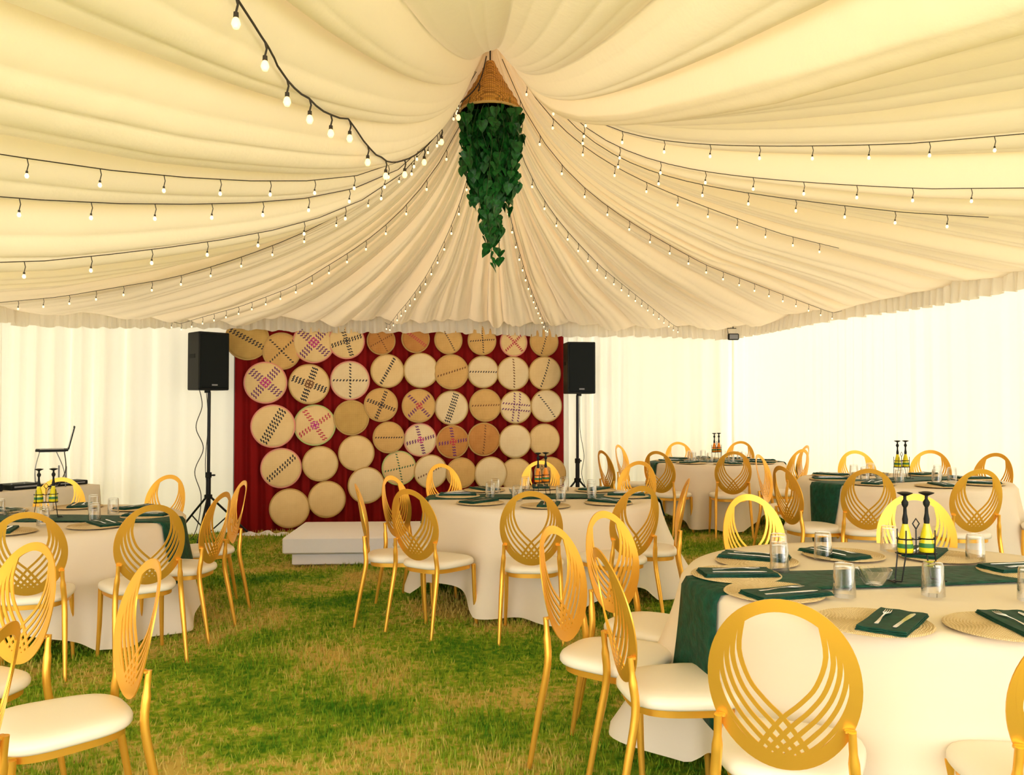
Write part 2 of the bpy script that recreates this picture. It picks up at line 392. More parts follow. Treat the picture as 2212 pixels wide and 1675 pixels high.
def make_chair():
    root = empty('banquet_chair', (0, 0, 0))
    # seat cushion
    def outline(ins):
        o = []
        for k in range(40):
            a = 2 * PI * k / 40; c, s = math.cos(a), math.sin(a)
            x = abs(c) ** .62 * (1 if c >= 0 else -1); y = abs(s) ** .62 * (1 if s >= 0 else -1)
            hw = .205 + .022 * y - ins; hy = .215 - ins
            o.append((x * hw, y * hy + .012))
        return o
    v = []; f = []; prof = [(.03, .425), (.006, .428), (0, .437), (0, .452), (.006, .464), (.022, .473), (.06, .479), (.12, .482)]
    for ins, z in prof: v += [(x, y, z) for x, y in outline(ins)]
    for i in range(len(prof) - 1):
        for k in range(40):
            l = (k + 1) % 40; f.append((i * 40 + k, i * 40 + l, (i + 1) * 40 + l, (i + 1) * 40 + k))
    f.append(tuple(reversed(range(40)))); f.append(tuple(range((len(prof) - 1) * 40, len(prof) * 40)))
    mesh('seat', v, f, M['seat'], root)
    mb = MB(); o1 = outline(.022); N = 40; v = []
    for (x, y) in o1: v += [(x, y, .398), (x, y, .426)]
    for (x, y) in outline(.04): v += [(x, y, .398), (x, y, .426)]
    f = []
    for k in range(N):
        l = (k + 1) % N; f += [(2 * k, 2 * l, 2 * l + 1, 2 * k + 1), (2 * N + 2 * k, 2 * N + 2 * k + 1, 2 * N + 2 * l + 1, 2 * N + 2 * l), (2 * k, 2 * N + 2 * k, 2 * N + 2 * l, 2 * l), (2 * k + 1, 2 * l + 1, 2 * N + 2 * l + 1, 2 * N + 2 * k + 1)]
    mb.add(v, f); mb.build('seat_frame', M['gold'], root)
    for s in (-1, 1):
        MB().tube([(s * .178, .185, .42), (s * .182, .192, .2), (s * .19, .205, 0)], [.0155, .014, .0105], 10).build('leg', M['gold'], root)
        m = MB(); pts = catmull([(s * .20, -.285, 0), (s * .192, -.245, .22), (s * .184, -.208, .42), (s * .176, -.214, .53), (s * .172, -.222, .615)], 4)
        m.tube(pts, [.0105 + .005 * min(1, p[2] / .3) - (.004 if p[2] > .55 else 0) for p in pts], 10)
        m.bbox((s * .168, -.212, .612), (.030, .016, .012), .003)
        m.build('leg', M['gold'], root)
    # oval back ring
    n = 64; v = []; f = []
    for k in range(n):
        a = 2 * PI * k / n; c, s = math.cos(a), math.sin(a)
        for (hx, hy, cb, o) in ((HW, HH, 0, TH), (HW - .034, HH - .038, .003, TH), (HW - .034, HH - .038, .003, 0), (HW, HH, 0, 0)):
            v.append(bend(hx * c, cb + hy * s, o))
    for k in range(n):
        l = (k + 1) % n
        for q in range(4):
            r_ = (q + 1) % 4; f.append((k * 4 + q, k * 4 + r_, l * 4 + r_, l * 4 + q))
    mesh('backrest', v, f, M['gold'], root, sharp=40)
    mb = MB()
    A = [(.49, -.76), (.55, -.38), (.43, -.04), (.23, .18), (0, .37), (-.20, .60), (-.36, .82)]
    B = [(.80, -.54), (.88, -.16), (.83, .14), (.68, .42), (.45, .66), (.24, .80), (.06, .88)]
    for k in range(5):
        q = (k / 4) ** .92
        pts = [(a[0] + (b[0] - a[0]) * q, a[1] + (b[1] - a[1]) * q) for a, b in zip(A, B)]
        for s in (-1, 1):
            c = catmull([(s * x * HW, -y * HH) for x, y in pts], 4); L = len(c)
            strip(mb, c, [.0150 - .0030 * math.sin(PI * i / (L - 1)) for i in range(L)])
    mb.build('back_lattice', M['gold'], root)
    return root
chair0 = make_chair(); used = [False]
def chair(bx_, by_, ang, label, group):
    """bx_,by_ = foot of the oval back's centre; ang = facing direction in degrees"""
    a = math.radians(ang); o = copy_tree(chair0) if used[0] else chair0; used[0] = True
    cx = bx_ + .25 * math.cos(a); cy = by_ + .25 * math.sin(a)
    o.location = (cx, cy, g(cx) + .0); o.rotation_euler = (0, 0, a - PI / 2)
    tag(o, label, 'chair', group); return o

# ------------------------------------------------------------------ tables, cloths, settings
def tablefn(cx, cy, R, S, seed, rot=0):
    Rn = random.Random(seed); fol = [(Rn.choice([5, 7, 9, 11, 13, 16]), Rn.uniform(0, 6.28), Rn.uniform(.3, 1)) for _ in range(5)]
    zt = g(cx) + .762
    def L(th):
        a = th - rot; m = min(S / 2 / max(1e-6, abs(math.cos(a))), S / 2 / max(1e-6, abs(math.sin(a)))); return min(m - R, .735)
    def pos(th, d, off=0):
        """d = arc length down from the table edge"""
        w_ = sum(am * math.sin(n * th + p + .5 * math.sin(3 * th + p)) for n, p, am in fol) / 1.5
        a = th - rot; cor = abs(math.sin(2 * a)) ** 3
        k = min(1, d / .7)
        r = R + .008 + min(d, .03) * .5 + k * (.060 + .075 * w_ * k ** .3 + .10 * cor * k * (1 + .3 * w_)) + off
        return (cx + r * math.cos(th), cy + r * math.sin(th), zt - max(0, d - .012))
    return zt, L, pos
def cloth(cx, cy, R, S, seed, rot, label, name='tablecloth'):
    zt, L, pos = tablefn(cx, cy, R, S, seed, rot); n = 220; v = [(0, 0, 0)]; f = []; rows = 0
    v[0] = (cx, cy, zt)
    for q in (.35, .7, .93, 1.0):
        v += [(cx + R * q * math.cos(2 * PI * k / n), cy + R * q * math.sin(2 * PI * k / n), zt) for k in range(n)]; rows += 1
    for j in range(16):
        q = ((j + 1) / 16)
        v += [pos(2 * PI * k / n, L(2 * PI * k / n) * q) for k in range(n)]; rows += 1
    for k in range(n): f.append((0, 1 + k, 1 + (k + 1) % n))
    for j in range(rows - 1):
        for k in range(n):
            l = (k + 1) % n; f.append((1 + j * n + k, 1 + (j + 1) * n + k, 1 + (j + 1) * n + l, 1 + j * n + l))
    o = mesh(name, v, f, M['cloth']); tag(o, label, 'tablecloth', 'cream tablecloths over the round tables'); return zt, L, pos
def runner(cx, cy, R, zt, L, pos, ang, wid, dl, dr, label):
    """strip across the table with both ends hanging over the cloth"""
    v = []; NY = 9; a = ang; ca, sa = math.cos(a), math.sin(a)
    cols_ = []
    for j in range(NY):
        yy = wid * (j / (NY - 1) - .5); xe = math.sqrt(R * R - yy * yy); line = []
        thl = math.atan2(yy, -xe) + a; thr = math.atan2(yy, xe) + a
        for q in range(12, -1, -1): line.append(pos(thl, .001 + min(dl, L(thl) - .02) * q / 12, .012))
        for q in range(1, 24):
            x = -xe + 2 * xe * q / 24; line.append((cx + x * ca - yy * sa, cy + x * sa + yy * ca, zt + .007 + .002 * math.sin(9 * x + 5 * yy)))
        for q in range(13): line.append(pos(thr, .001 + min(dr, L(thr) - .02) * q / 12, .012))
        cols_.append(line)
    n = len(cols_[0]); v = [p for l in cols_ for p in l]
    f = [(j * n + i, j * n + i + 1, (j + 1) * n + i + 1, (j + 1) * n + i) for j in range(NY - 1) for i in range(n - 1)]
    o = mesh('table_runner', v, f, M['green'])
    md = o.modifiers.new('thick', 'SOLIDIFY'); md.thickness = .003; md.offset = 1
    tag(o, label, 'table runner', 'green runners across the round tables')
def round_table(cx, cy, R, label):
    t = empty('round_table', (cx, cy, g(cx))); tag(t, label, 'table', 'round tables under the cloths')
    MB().lathe([(R - .02, .732), (R - .008, .735), (R - .006, .745), (R - .008, .756), (R - .02, .7585)], 64).build('tabletop', M['grey'], t)
    for a in (45, 135, 225, 315):
        c, s = math.cos(math.radians(a)), math.sin(math.radians(a))
        MB().tube([(.42 * c, .42 * s, .733), (.48 * c, .48 * s, .3), (.55 * c, .55 * s, 0)], .014, 8).build('leg', M['blackm'], t)
# prototypes
def mk_mat():
    m = MB(); prof = [(.0, .004)]
    for i in range(1, 20): r = .178 * i / 19; prof += [(r - .004, .0062), (r, .0036)]
    prof += [(.180, .001), (.176, 0)]
    m.lathe(prof, 40); return m.build('placemat', M['jute'])
def mk_napkin():
    t = empty('folded_napkin', (0, 0, 0)); m = MB()
    n = 10; L, W = .30, .145
    for lay, (sx, sy) in enumerate(((1, 1), (.985, .97), (.97, .95))):
        z0 = .0005 + lay * .0045; v = []
        for j in range(n + 1):
            for i in range(n + 1):
                x = (i / n - .5) * W * sx; y = (j / n - .5) * L * sy; v.append((x, y, z0 + .004 + .0012 * math.sin(i * 1.3 + j * .7 + lay)))
        k = (n + 1) ** 2; v += [(x, y, z - .004) for x, y, z in v]; f = []
        for j in range(n):
            for i in range(n): a = j * (n + 1) + i; f += [(a, a + 1, a + n + 2, a + n + 1), (k + a, k + a + n + 1, k + a + n + 2, k + a + 1)]
        bd = [i for i in range(n + 1)] + [j * (n + 1) + n for j in range(1, n + 1)] + [n * (n + 1) + i for i in range(n - 1, -1, -1)] + [j * (n + 1) for j in range(n - 1, 0, -1)]
        for q in range(len(bd)): a, b = bd[q], bd[(q + 1) % len(bd)]; f.append((a, k + a, k + b, b))
        m.add(v, f)
    m.build('napkin_cloth', M['napkin'], t, sharp=50); return t
def flat(mb, pts, wid, z, th=.0018):
    n = len(pts); v = []
    for i, (x, y) in enumerate(pts):
        w_ = wid[i] / 2; v += [(x - w_, y, z[i]), (x + w_, y, z[i]), (x + w_, y, z[i] + th), (x - w_, y, z[i] + th)]
    f = [(i * 4 + k, i * 4 + (k + 1) % 4, i * 4 + 4 + (k + 1) % 4, i * 4 + 4 + k) for i in range(n - 1) for k in range(4)] + [(3, 2, 1, 0), tuple((n - 1) * 4 + k for k in range(4))]
    mb.add(v, f)
def mk_fork():
    m = MB(); ys = [-.095, -.06, -.01, .03, .048, .058]; flat(m, [(0, y) for y in ys], [.012, .010, .005, .006, .016, .022], [.0005, .0006, .004, .004, .003, .0025])
    for k in range(4): x = -.0095 + .00633 * k; flat(m, [(x, .056), (x, .08), (x, .10)], [.0034, .003, .0016], [.0025, .0015, .004])
    return m.build('fork', M['silver'], smooth=False)
def mk_knife():
    m = MB(); flat(m, [(0, -.11), (0, -.10), (0, -.02), (0, -.01), (.001, .05), (.002, .09), (.004, .105)], [.010, .013, .011, .012, .017, .015, .004], [.0005] * 7, .0022)
    return m.build('knife', M['silver'], smooth=False)
def mk_glass():
    h, r1, r2, t = .118, .040, .035, .002     # upside down: open rim on the table
    m = MB(); m.lathe([(r1, 0), (r1 - .0005, .02), (r2 + .001, h - .012), (r2 - .003, h - .001), (r2 - .006, h), (0.0001, h), (0.0001, h - .012), (r2 - .005, h - .013), (r2 - t, h - .02), (r1 - t, 0), (r1, 0)], 28)
    return m.build('tumbler', M['glass'])
def mk_bowl():
    m = MB(); m.lathe([(.0001, .002), (.032, 0), (.036, .003), (.050, .025), (.063, .052), (.066, .06), (.063, .059), (.047, .027), (.03, .007), (.0001, .007)], 32)
    for k in range(16):
        a = 2 * PI * k / 16; b = a + .35
        m.tube([(.052 * math.cos(a), .052 * math.sin(a), .026), (.060 * math.cos((a + b) / 2), .060 * math.sin((a + b) / 2), .04), (.066 * math.cos(b), .066 * math.sin(b), .057)], .0016, 5)
    return m.build('glass_bowl', M['glass'])
def mk_caddy(oil):
    t = empty('bottle_caddy', (0, 0, 0)); w_ = .0026
    fr = MB()
    for s in (-1, 1):
        for q in (-1, 1): fr.tube([(s * .075, q * .022, .002), (s * .060, q * .028, .11), (s * .060, q * .03, .20)], w_, 6)
        for z, rr_ in ((.11, .031), (.165, .031)):
            fr.tube([(s * .045 + rr_ * math.cos(2 * PI * k / 20), rr_ * math.sin(2 * PI * k / 20), z) for k in range(20)], w_, 6, closed=True)
    fr.tube([(-.075, 0, .165), (-.0, 0, .16), (.075, 0, .165)], w_, 6)
    fr.tube([(0, 0, .11), (0, 0, .20), (.014, 0, .222), (0, 0, .242), (-.014, 0, .222), (0, 0, .202)], w_, 6)
    fr.bbox((0, 0, .108), (.15, .05, .006), .002)
    fr.build('rack', M['blackm'], t)
    for s in (-1, 1):
        fr = MB().tube([(s * .105, -.03, .002), (s * .105, .03, .002)], .003, 6).tube([(s * .075, -.022, .003), (s * .105, 0, .003), (s * .075, .022, .003)], .003, 6).build('foot', M['blackm'], t)
        b = MB().lathe([(.0001, .111), (.026, .111), (.029, .116), (.0285, .14), (.020, .185), (.012, .215), (.0115, .222), (.0001, .223)], 20, (s * .045, 0, 0)).build('bottle', M[oil], t)
        MB().lathe([(.029, .130), (.0295, .134), (.0285, .142), (.0272, .147), (.0265, .146)], 20, (s * .045, 0, 0)).build('label_band', M['lbl'], b)
        MB().lathe([(.0001, .223), (.010, .223), (.011, .24), (.007, .262), (.006, .285), (.012, .296), (.013, .306), (.006, .318), (.006, .330), (.027, .340), (.029, .343), (.012, .347), (.0001, .347)], 18, (s * .045, 0, 0)).build('stopper', M['black'], b)
    return t
proto = dict(mat=mk_mat(), nap=mk_napkin(), fork=mk_fork(), knife=mk_knife(), glass=mk_glass(), bowl=mk_bowl())
pused = set()
def put(kind, loc, rz, label, cat, group):
    if kind in pused: o = copy_tree(proto[kind])
    else: o = proto[kind]; pused.add(kind)
    o.location = loc; o.rotation_euler = (0, 0, rz); tag(o, label, cat, group); return o
def setting(tx, ty, zt, x, y, napdeg, where, ts, nx=0, ny=0):
    """one place: mat, napkin and cutlery facing the table centre"""
    a = math.atan2(ty - y, tx - x)
    put('mat', (x, y, zt + .0095), a, 'woven jute placemat ' + where, 'placemat', 'placemats on ' + ts)
    na = a - PI / 2 + math.radians(napdeg); c, s = math.cos(na), math.sin(na)
    bx2 = x + nx * c - ny * s; by2 = y + nx * s + ny * c
    put('nap', (bx2, by2, zt + .016), na, 'folded green napkin ' + where, 'napkin', 'napkins on ' + ts)
    put('fork', (bx2 - .030 * c, by2 - .030 * s, zt + .030), na + .05, 'steel fork on the napkin ' + where, 'fork', 'forks on ' + ts)
    put('knife', (bx2 + .034 * c, by2 + .034 * s, zt + .030), na - .03, 'steel knife on the napkin ' + where, 'knife', 'knives on ' + ts)
def caddy(x, y, z, rz, oil, label):
    t = mk_caddy(oil); t.location = (x, y, z); t.rotation_euler = (0, 0, rz); tag(t, label, 'bottle caddy', 'bottle caddies in the middle of the tables')
DIRS = {-90: 'at the front of', -45: 'at the front right of', 0: 'at the right of', 45: 'at the back right of', 90: 'at the back of', 135: 'at the back left of', 180: 'at the left of', 225: 'at the front left of'}
def dress(cx, cy, R, S, seed, rot, run, tname, oil, skip=(), off=0):
    """cloth, runner, eight places, glasses, bowl, bottles"""
    round_table(cx, cy, R, 'round folding table under the cloth, ' + tname)
    zt, L, pos = cloth(cx, cy, R, S, seed, rot, 'cream cloth with deep folds draped over ' + tname)
    runner(cx, cy, R, zt, L, pos, run[0], .34, run[1], run[2], 'dark green velvet runner across ' + tname)
    Rn = random.Random(seed)
    for d, wh in DIRS.items():
        if d in skip: continue
        a = math.radians(d + off); r = R - .225
        x, y = cx + r * math.cos(a), cy + r * math.sin(a)
        where = wh + ' ' + tname
        setting(cx, cy, zt, x, y, Rn.uniform(-12, 12), where, tname, Rn.uniform(-.03, .05))
        a2 = a + .30; r2 = R - .47
        put('glass', (cx + r2 * math.cos(a2), cy + r2 * math.sin(a2), zt + .011), 0, 'upturned glass tumbler ' + where, 'glass', 'tumblers on ' + tname)
    caddy(cx, cy, zt + .011, .15 + rot, oil, 'black wire caddy with two %s bottles in the middle of %s' % ('orange' if oil == 'chilli' else 'yellow', tname))
    put('bowl', (cx - .2, cy - .03, zt + .011), 0, 'small cut glass bowl in the middle of ' + tname, 'bowl', 'glass bowls on the tables')
    return zt, L, pos

T1 = (.24, 6.70); T2 = (-3.29, 5.9); T3 = (1.63, 3.38); T4 = (2.55, 10.4); T5 = (3.50, 7.5)
N1 = 'the centre table'; N2 = 'the left table'; N3 = 'the near right table'; N4 = 'the farthest table'; N5 = 'the far right table'
dress(*T1, .90, 2.95, 21, math.radians(37), (.03, .2, .15), N1, 'chilli')
dress(*T2, .90, 2.95, 22, math.radians(20), (-.04, .3, .42), N2, 'oil', off=10)
dress(*T4, .80, 2.75, 24, math.radians(30), (.1, .3, .3), N4, 'chilli')
dress(*T5, .87, 2.95, 25, math.radians(10), (.40, .52, .3), N5, 'oil')
# near table: settings placed one by one
round_table(*T3, .90, 'round folding table under the cloth, ' + N3)
zt, L, pos = cloth(*T3, .90, 2.95, 23, math.radians(28), 'cream cloth with deep folds draped over ' + N3)
runner(*T3, .90, zt, L, pos, math.radians(9), .34, .50, .4, 'dark green velvet runner across ' + N3)
for px, py, nd, nx, ny, wh in ((1885, 1352, -4, .06, .0, 'at the front of'), (2175, 1362, 4, .05, .0, 'at the front right of'), (1672, 1286, -6, .07, .0, 'at the front left of'),
                      (1590, 1247, 4, .02, .0, 'at the left edge of'), (1635, 1217, 3, -.04, -.02, 'at the back left of'), (1822, 1204, 14, .06, .0, 'at the back of'),
                      (2030, 1207, 0, .06, 0, 'behind the bottles on'), (2215, 1240, 3, 0.03, 0, 'at the right of')):
    p = at_z(px, py, zt); a = math.atan2(T3[1] - p.y, T3[0] - p.x)
    setting(*T3, zt, p.x, p.y, nd, wh + ' ' + N3, N3, nx, ny)
for px, py, wh in ((1682, 1217, 'nearer the left napkin on'), (1684, 1240, 'closest to the runner end on'), (1778, 1213, 'beside the back napkin on'), (1921, 1196, 'left of the oil bottles at the back of'),
                   (2107, 1218, 'right of the oil bottles on'), (1824, 1296, 'in front of the glass bowl on'), (2016, 1294, 'in front of the oil bottles on'), (2225, 1305, 'at the right frame edge on')):
    p = at_z(px, py, zt); put('glass', (p.x, p.y, zt + .012), 0, 'upturned glass tumbler ' + wh + ' ' + N3, 'glass', 'tumblers on ' + N3)
p = at_z(1888, 1270, zt); put('bowl', (p.x, p.y, zt + .012), 0, 'small cut glass bowl on the green runner of ' + N3, 'bowl', 'glass bowls on the tables')
p = at_z(1980, 1262, zt); caddy(p.x, p.y, zt + .012, .12, 'oil', 'black wire caddy with two yellow oil bottles on ' + N3)

G1, G2, G3, G4, G5, G6 = ['gold oval-back chairs around ' + n for n in (N1, N2, N3, N4, N5)] + ['gold oval-back chairs in the near left corner']
OB = 'gold oval-back chair '
for x, y, a, l, gr in (
    (.12, 5.24, 87, 'facing away, at the front of the centre table', G1),
    (-.66, 5.5, 55, 'turned to the right, at the front left of the centre table', G1),
    (-1.07, 5.92, 8, 'seen edge-on beside the white platform', G1),
    (-.93, 6.58, -24, 'with pale ring, behind the edge-on one left of the centre table', G1),
    (-.66, 7.92, -52, 'with pale ring, behind the left end of the centre table', G1),
    (.28, 8.12, -92, 'behind the orange bottles of the centre table', G1),
    (1.18, 7.82, -125, 'behind the right end of the centre table', G1),
    (.82, 5.46, 120, 'turned to the left, at the front right of the centre table', G1),
    (1.22, 5.95, 172, 'seen nearly edge-on at the right end of the centre table', G1),
    (-2.12, 4.92, 128, 'facing away, at the front right of the left table', G2),
    (-2.70, 4.66, 112, 'half cut by the left frame edge, in front of the left table', G2),
    (-1.97, 5.62, 174, 'seen edge-on at the right of the left table', G2),
    (-2.12, 6.50, 212, 'before the maroon drape, right of the left table', G2),
    (-2.98, 7.22, -105, 'with pale ring, behind the right half of the left table', G2),
    (-3.85, 7.12, -70, 'between the left table and the sound desk', G2),
    (.20, 3.60, -30, 'with whitish ring, left of the cream one at the near right table', G3),
    (.47, 4.08, -44, 'with cream ring, at the back left of the near right table', G3),
    (.35, 3.04, 9, 'seen edge-on, brownish, nearest at the left of the near right table', G3),
    (.72, 2.24, 68, 'largest in view, facing away at the front of the near table', G3),
    (1.42, 2.03, 84, 'cut off by the right frame edge, in front of the near table', G3),
    (1.35, 4.72, -72, 'behind the left part of the near table', G3),
    (2.22, 4.60, -112, 'behind the oil bottles of the near table', G3),
    (1.65, 9.42, 50, 'with brownish ring, at the front left of the farthest table', G4),
    (2.42, 9.12, 86, 'facing away, at the front of the farthest table', G4),
    (3.55, 10.15, 178, 'with dark edge-on ring against the right wall, beyond the farthest table', G4),
    (3.16, 11.55, -118, 'behind the right part of the farthest table', G4),
    (2.32, 11.62, -86, 'behind the left part of the farthest table', G4),
    (1.44, 11.05, -30, 'with pale ring, at the back left of the farthest table', G4),
    (1.08, 9.75, 20, 'with dark ring seen edge-on, left of the farthest table', G4),
    (3.22, 9.35, 125, 'with pale ring, right of the farthest table', G4),
    (2.74, 6.42, 74, 'facing away, at the front left of the far right table', G5),
    (3.46, 6.20, 92, 'facing away, at the front right of the far right table', G5),
    (2.22, 6.80, 15, 'with dark brown ring, at the left of the far right table', G5),
    (2.50, 8.35, -35, 'with pale ring, at the back left of the far right table', G5),
    (3.62, 8.78, -94, 'behind the far right table, left of its oil bottles', G5),
    (4.32, 8.62, -124, 'behind the far right table, right of its oil bottles', G5),
    (4.62, 8.00, -152, 'with brown ring, rightmost behind the far right table', G5),
    (4.52, 6.50, 135, 'with only its seat in view by the right frame edge', G5),
    (-2.00, 3.46, 245, 'with cream ring, at the left frame edge', G6),
    (-1.33, 3.02, 220, 'with cream ring turned edge-on, nearest to the open lawn', G6),
    (-1.33, 2.14, 190, 'with brown-gold ring, in the bottom left corner', G6)):
    chair(x, y, a, OB + l, gr)

# ------------------------------------------------------------------ basket wall
BL = Vector((-3.42, 10.28, 0)); BR = Vector((.72, 11.42, 0))
bt = (BR - BL).normalized(); bn = Vector((bt.y, -bt.x, 0))
nx = 420; rows = 14; v = []; Lb = (BR - BL).length
for j in range(rows + 1):
    q = j / rows
    for i in range(nx + 1):
        s = Lb * i / nx; d = (.022 + .02 * (1 - q)) * (1.5 * math.sin(s * 30 + 1.5 * math.sin(s * 3.1)) + .5 * math.sin(s * 71 + 2 * q)) + .03 * math.sin(s * 5 + q)
        p = BL + bt * s + bn * d * .8; v.append((p.x, p.y, g(p.x) + .005 + (2.62 - g(p.x)) * q))
f = [(j * (nx + 1) + i, j * (nx + 1) + i + 1, (j + 1) * (nx + 1) + i + 1, (j + 1) * (nx + 1) + i) for j in range(rows) for i in range(nx)]
bk = mesh('backdrop_drape', v, f, M['maroon']); tag(bk, 'maroon pleated backdrop drape hanging behind the woven trays', 'backdrop')
fr = empty('backdrop_frame', (BL.x, BL.y, 0)); tag(fr, 'slim steel frame carrying the maroon backdrop drape', 'frame')
off = -bn * .09
for pnt in (BL, BR):
    q = pnt - BL + off; MB().tube([(q.x, q.y, g(pnt.x)), (q.x, q.y, 2.63)], .018, 8).build('post', M['grey'], fr)
q = off; q2 = BR - BL + off; MB().tube([(q.x, q.y, 2.63), (q2.x, q2.y, 2.63)], .018, 8).build('crossbar', M['grey'], fr)

TC = {'cream': ((.99, .72, .36), (.82, .54, .22)), 'tan': ((.86, .54, .19), (.62, .33, .09)), 'orange': ((.72, .33, .08), (.45, .16, .03)), 'gold': ((.74, .47, .14), (.48, .27, .06)), 'pale': ((.99, .80, .50), (.84, .60, .30))}
WM = {k: woven('tray_' + k, a, b, 42) for k, (a, b) in TC.items()}
SM = {'black': P('strip_black', (.02, .012, .02), .7), 'brown': P('strip_brown', (.20, .07, .02), .7), 'magenta': P('strip_magenta', (.55, .01, .22), .6), 'purple': P('strip_purple', (.16, .02, .14), .6),
      'red': P('strip_red', (.55, .03, .06), .6), 'green': P('strip_green', (.03, .12, .05), .6)}
RIM = {'tan': P('rim_tan', (.55, .33, .10), .6), 'pink': P('rim_pink', (.80, .28, .22), .6), 'lime': P('rim_lime', (.50, .55, .18), .6)}
def tray(zx, zy, rx, ry, colr, pat, rim, label, k):
    px, py = 400 + zx / 2.458, 680 + zy / 2.458
    d = ray(px, py); o = Vector((0, 0, H)); t = ((BL + bn * .06 - o).dot(bn)) / d.dot(bn); c = o + d * t
    R = (ry / 2.458) / (F / c.y) * 1.0
    c = c + bn * (.012 * (k % 4))
    root = empty('woven_tray', c); xa = bt.copy(); za = bn.copy(); ya = za.cross(xa)
    root.rotation_euler = Matrix((xa, ya, za)).transposed().to_euler()
    def hgt(r): return .045 * (1 - (r / R) ** 2 * .75) + .008
    prof = [(R * .97, 0)] + [(R * .97, .006)] + [(R * q, hgt(R * q)) for q in (.95, .85, .7, .5, .3, .12)] + [(.0005, hgt(0))]
    face = MB().lathe(prof, 48)
    mats = [WM[colr]]; cols = []
    def dash(cx_, cy_, dx, dy, wx, wy, mi):
        cs = [(cx_ - dx - wx, cy_ - dy - wy), (cx_ + dx - wx, cy_ + dy - wy), (cx_ + dx + wx, cy_ + dy + wy), (cx_ - dx + wx, cy_ - dy + wy)]
        if max(math.hypot(*p) for p in cs) > R * .95: return
        face.add([(x, y, hgt(math.hypot(x, y)) + .0022) for x, y in cs], [(0, 1, 2, 3)], mi)
    for (ang, nrow, cname, spread, mid) in pat:
        for nm in (cname, mid):
            if nm and SM[nm] not in mats: mats.append(SM[nm])
        mi = mats.index(SM[cname]); a = math.radians(ang); ca, sa = math.cos(a), math.sin(a)
        st = R * .165; n = int(R / st) + 1
        for i in range(-n, n + 1):
            for rrow in range(nrow):
                off_ = (rrow - (nrow - 1) / 2) * R * spread * 1.25
                lx_ = i * st; x = lx_ * ca - off_ * sa; y = lx_ * sa + off_ * ca
                m_ = mi
                if mid and math.hypot(x, y) < R * .30: m_ = mats.index(SM[mid])
                q = a + .95
                ln = R * (.068 if nrow > 1 else .06); wdt = R * .030
                dash(x, y, ln * math.cos(q), ln * math.sin(q), -wdt * math.sin(q), wdt * math.cos(q), m_)
    face.build('woven_face', mats, root, sharp=60)
    MB().tube([(R * .975 * math.cos(2 * PI * i / 48), R * .975 * math.sin(2 * PI * i / 48), .010) for i in range(48)], .011, 6, closed=True).build('rim', RIM[rim], root)
    tag(root, label, 'woven tray', 'woven trays on the maroon backdrop')
ORD = ['leftmost', 'second from left', 'third from left', 'fourth from left', 'fifth from left', 'sixth from left', 'seventh from left', 'eighth from left', 'ninth from left', 'rightmost']
ROWN = ['top row', 'second row', 'third row', 'fourth row', 'bottom row']
def X(c, n=2, a=45, mid=None, s=.10): return [(a, n, c, s, mid), (a + 90, n, c, s, mid)]
def D(c, n=1, a=60, s=.10): return [(a, n, c, s, None)]
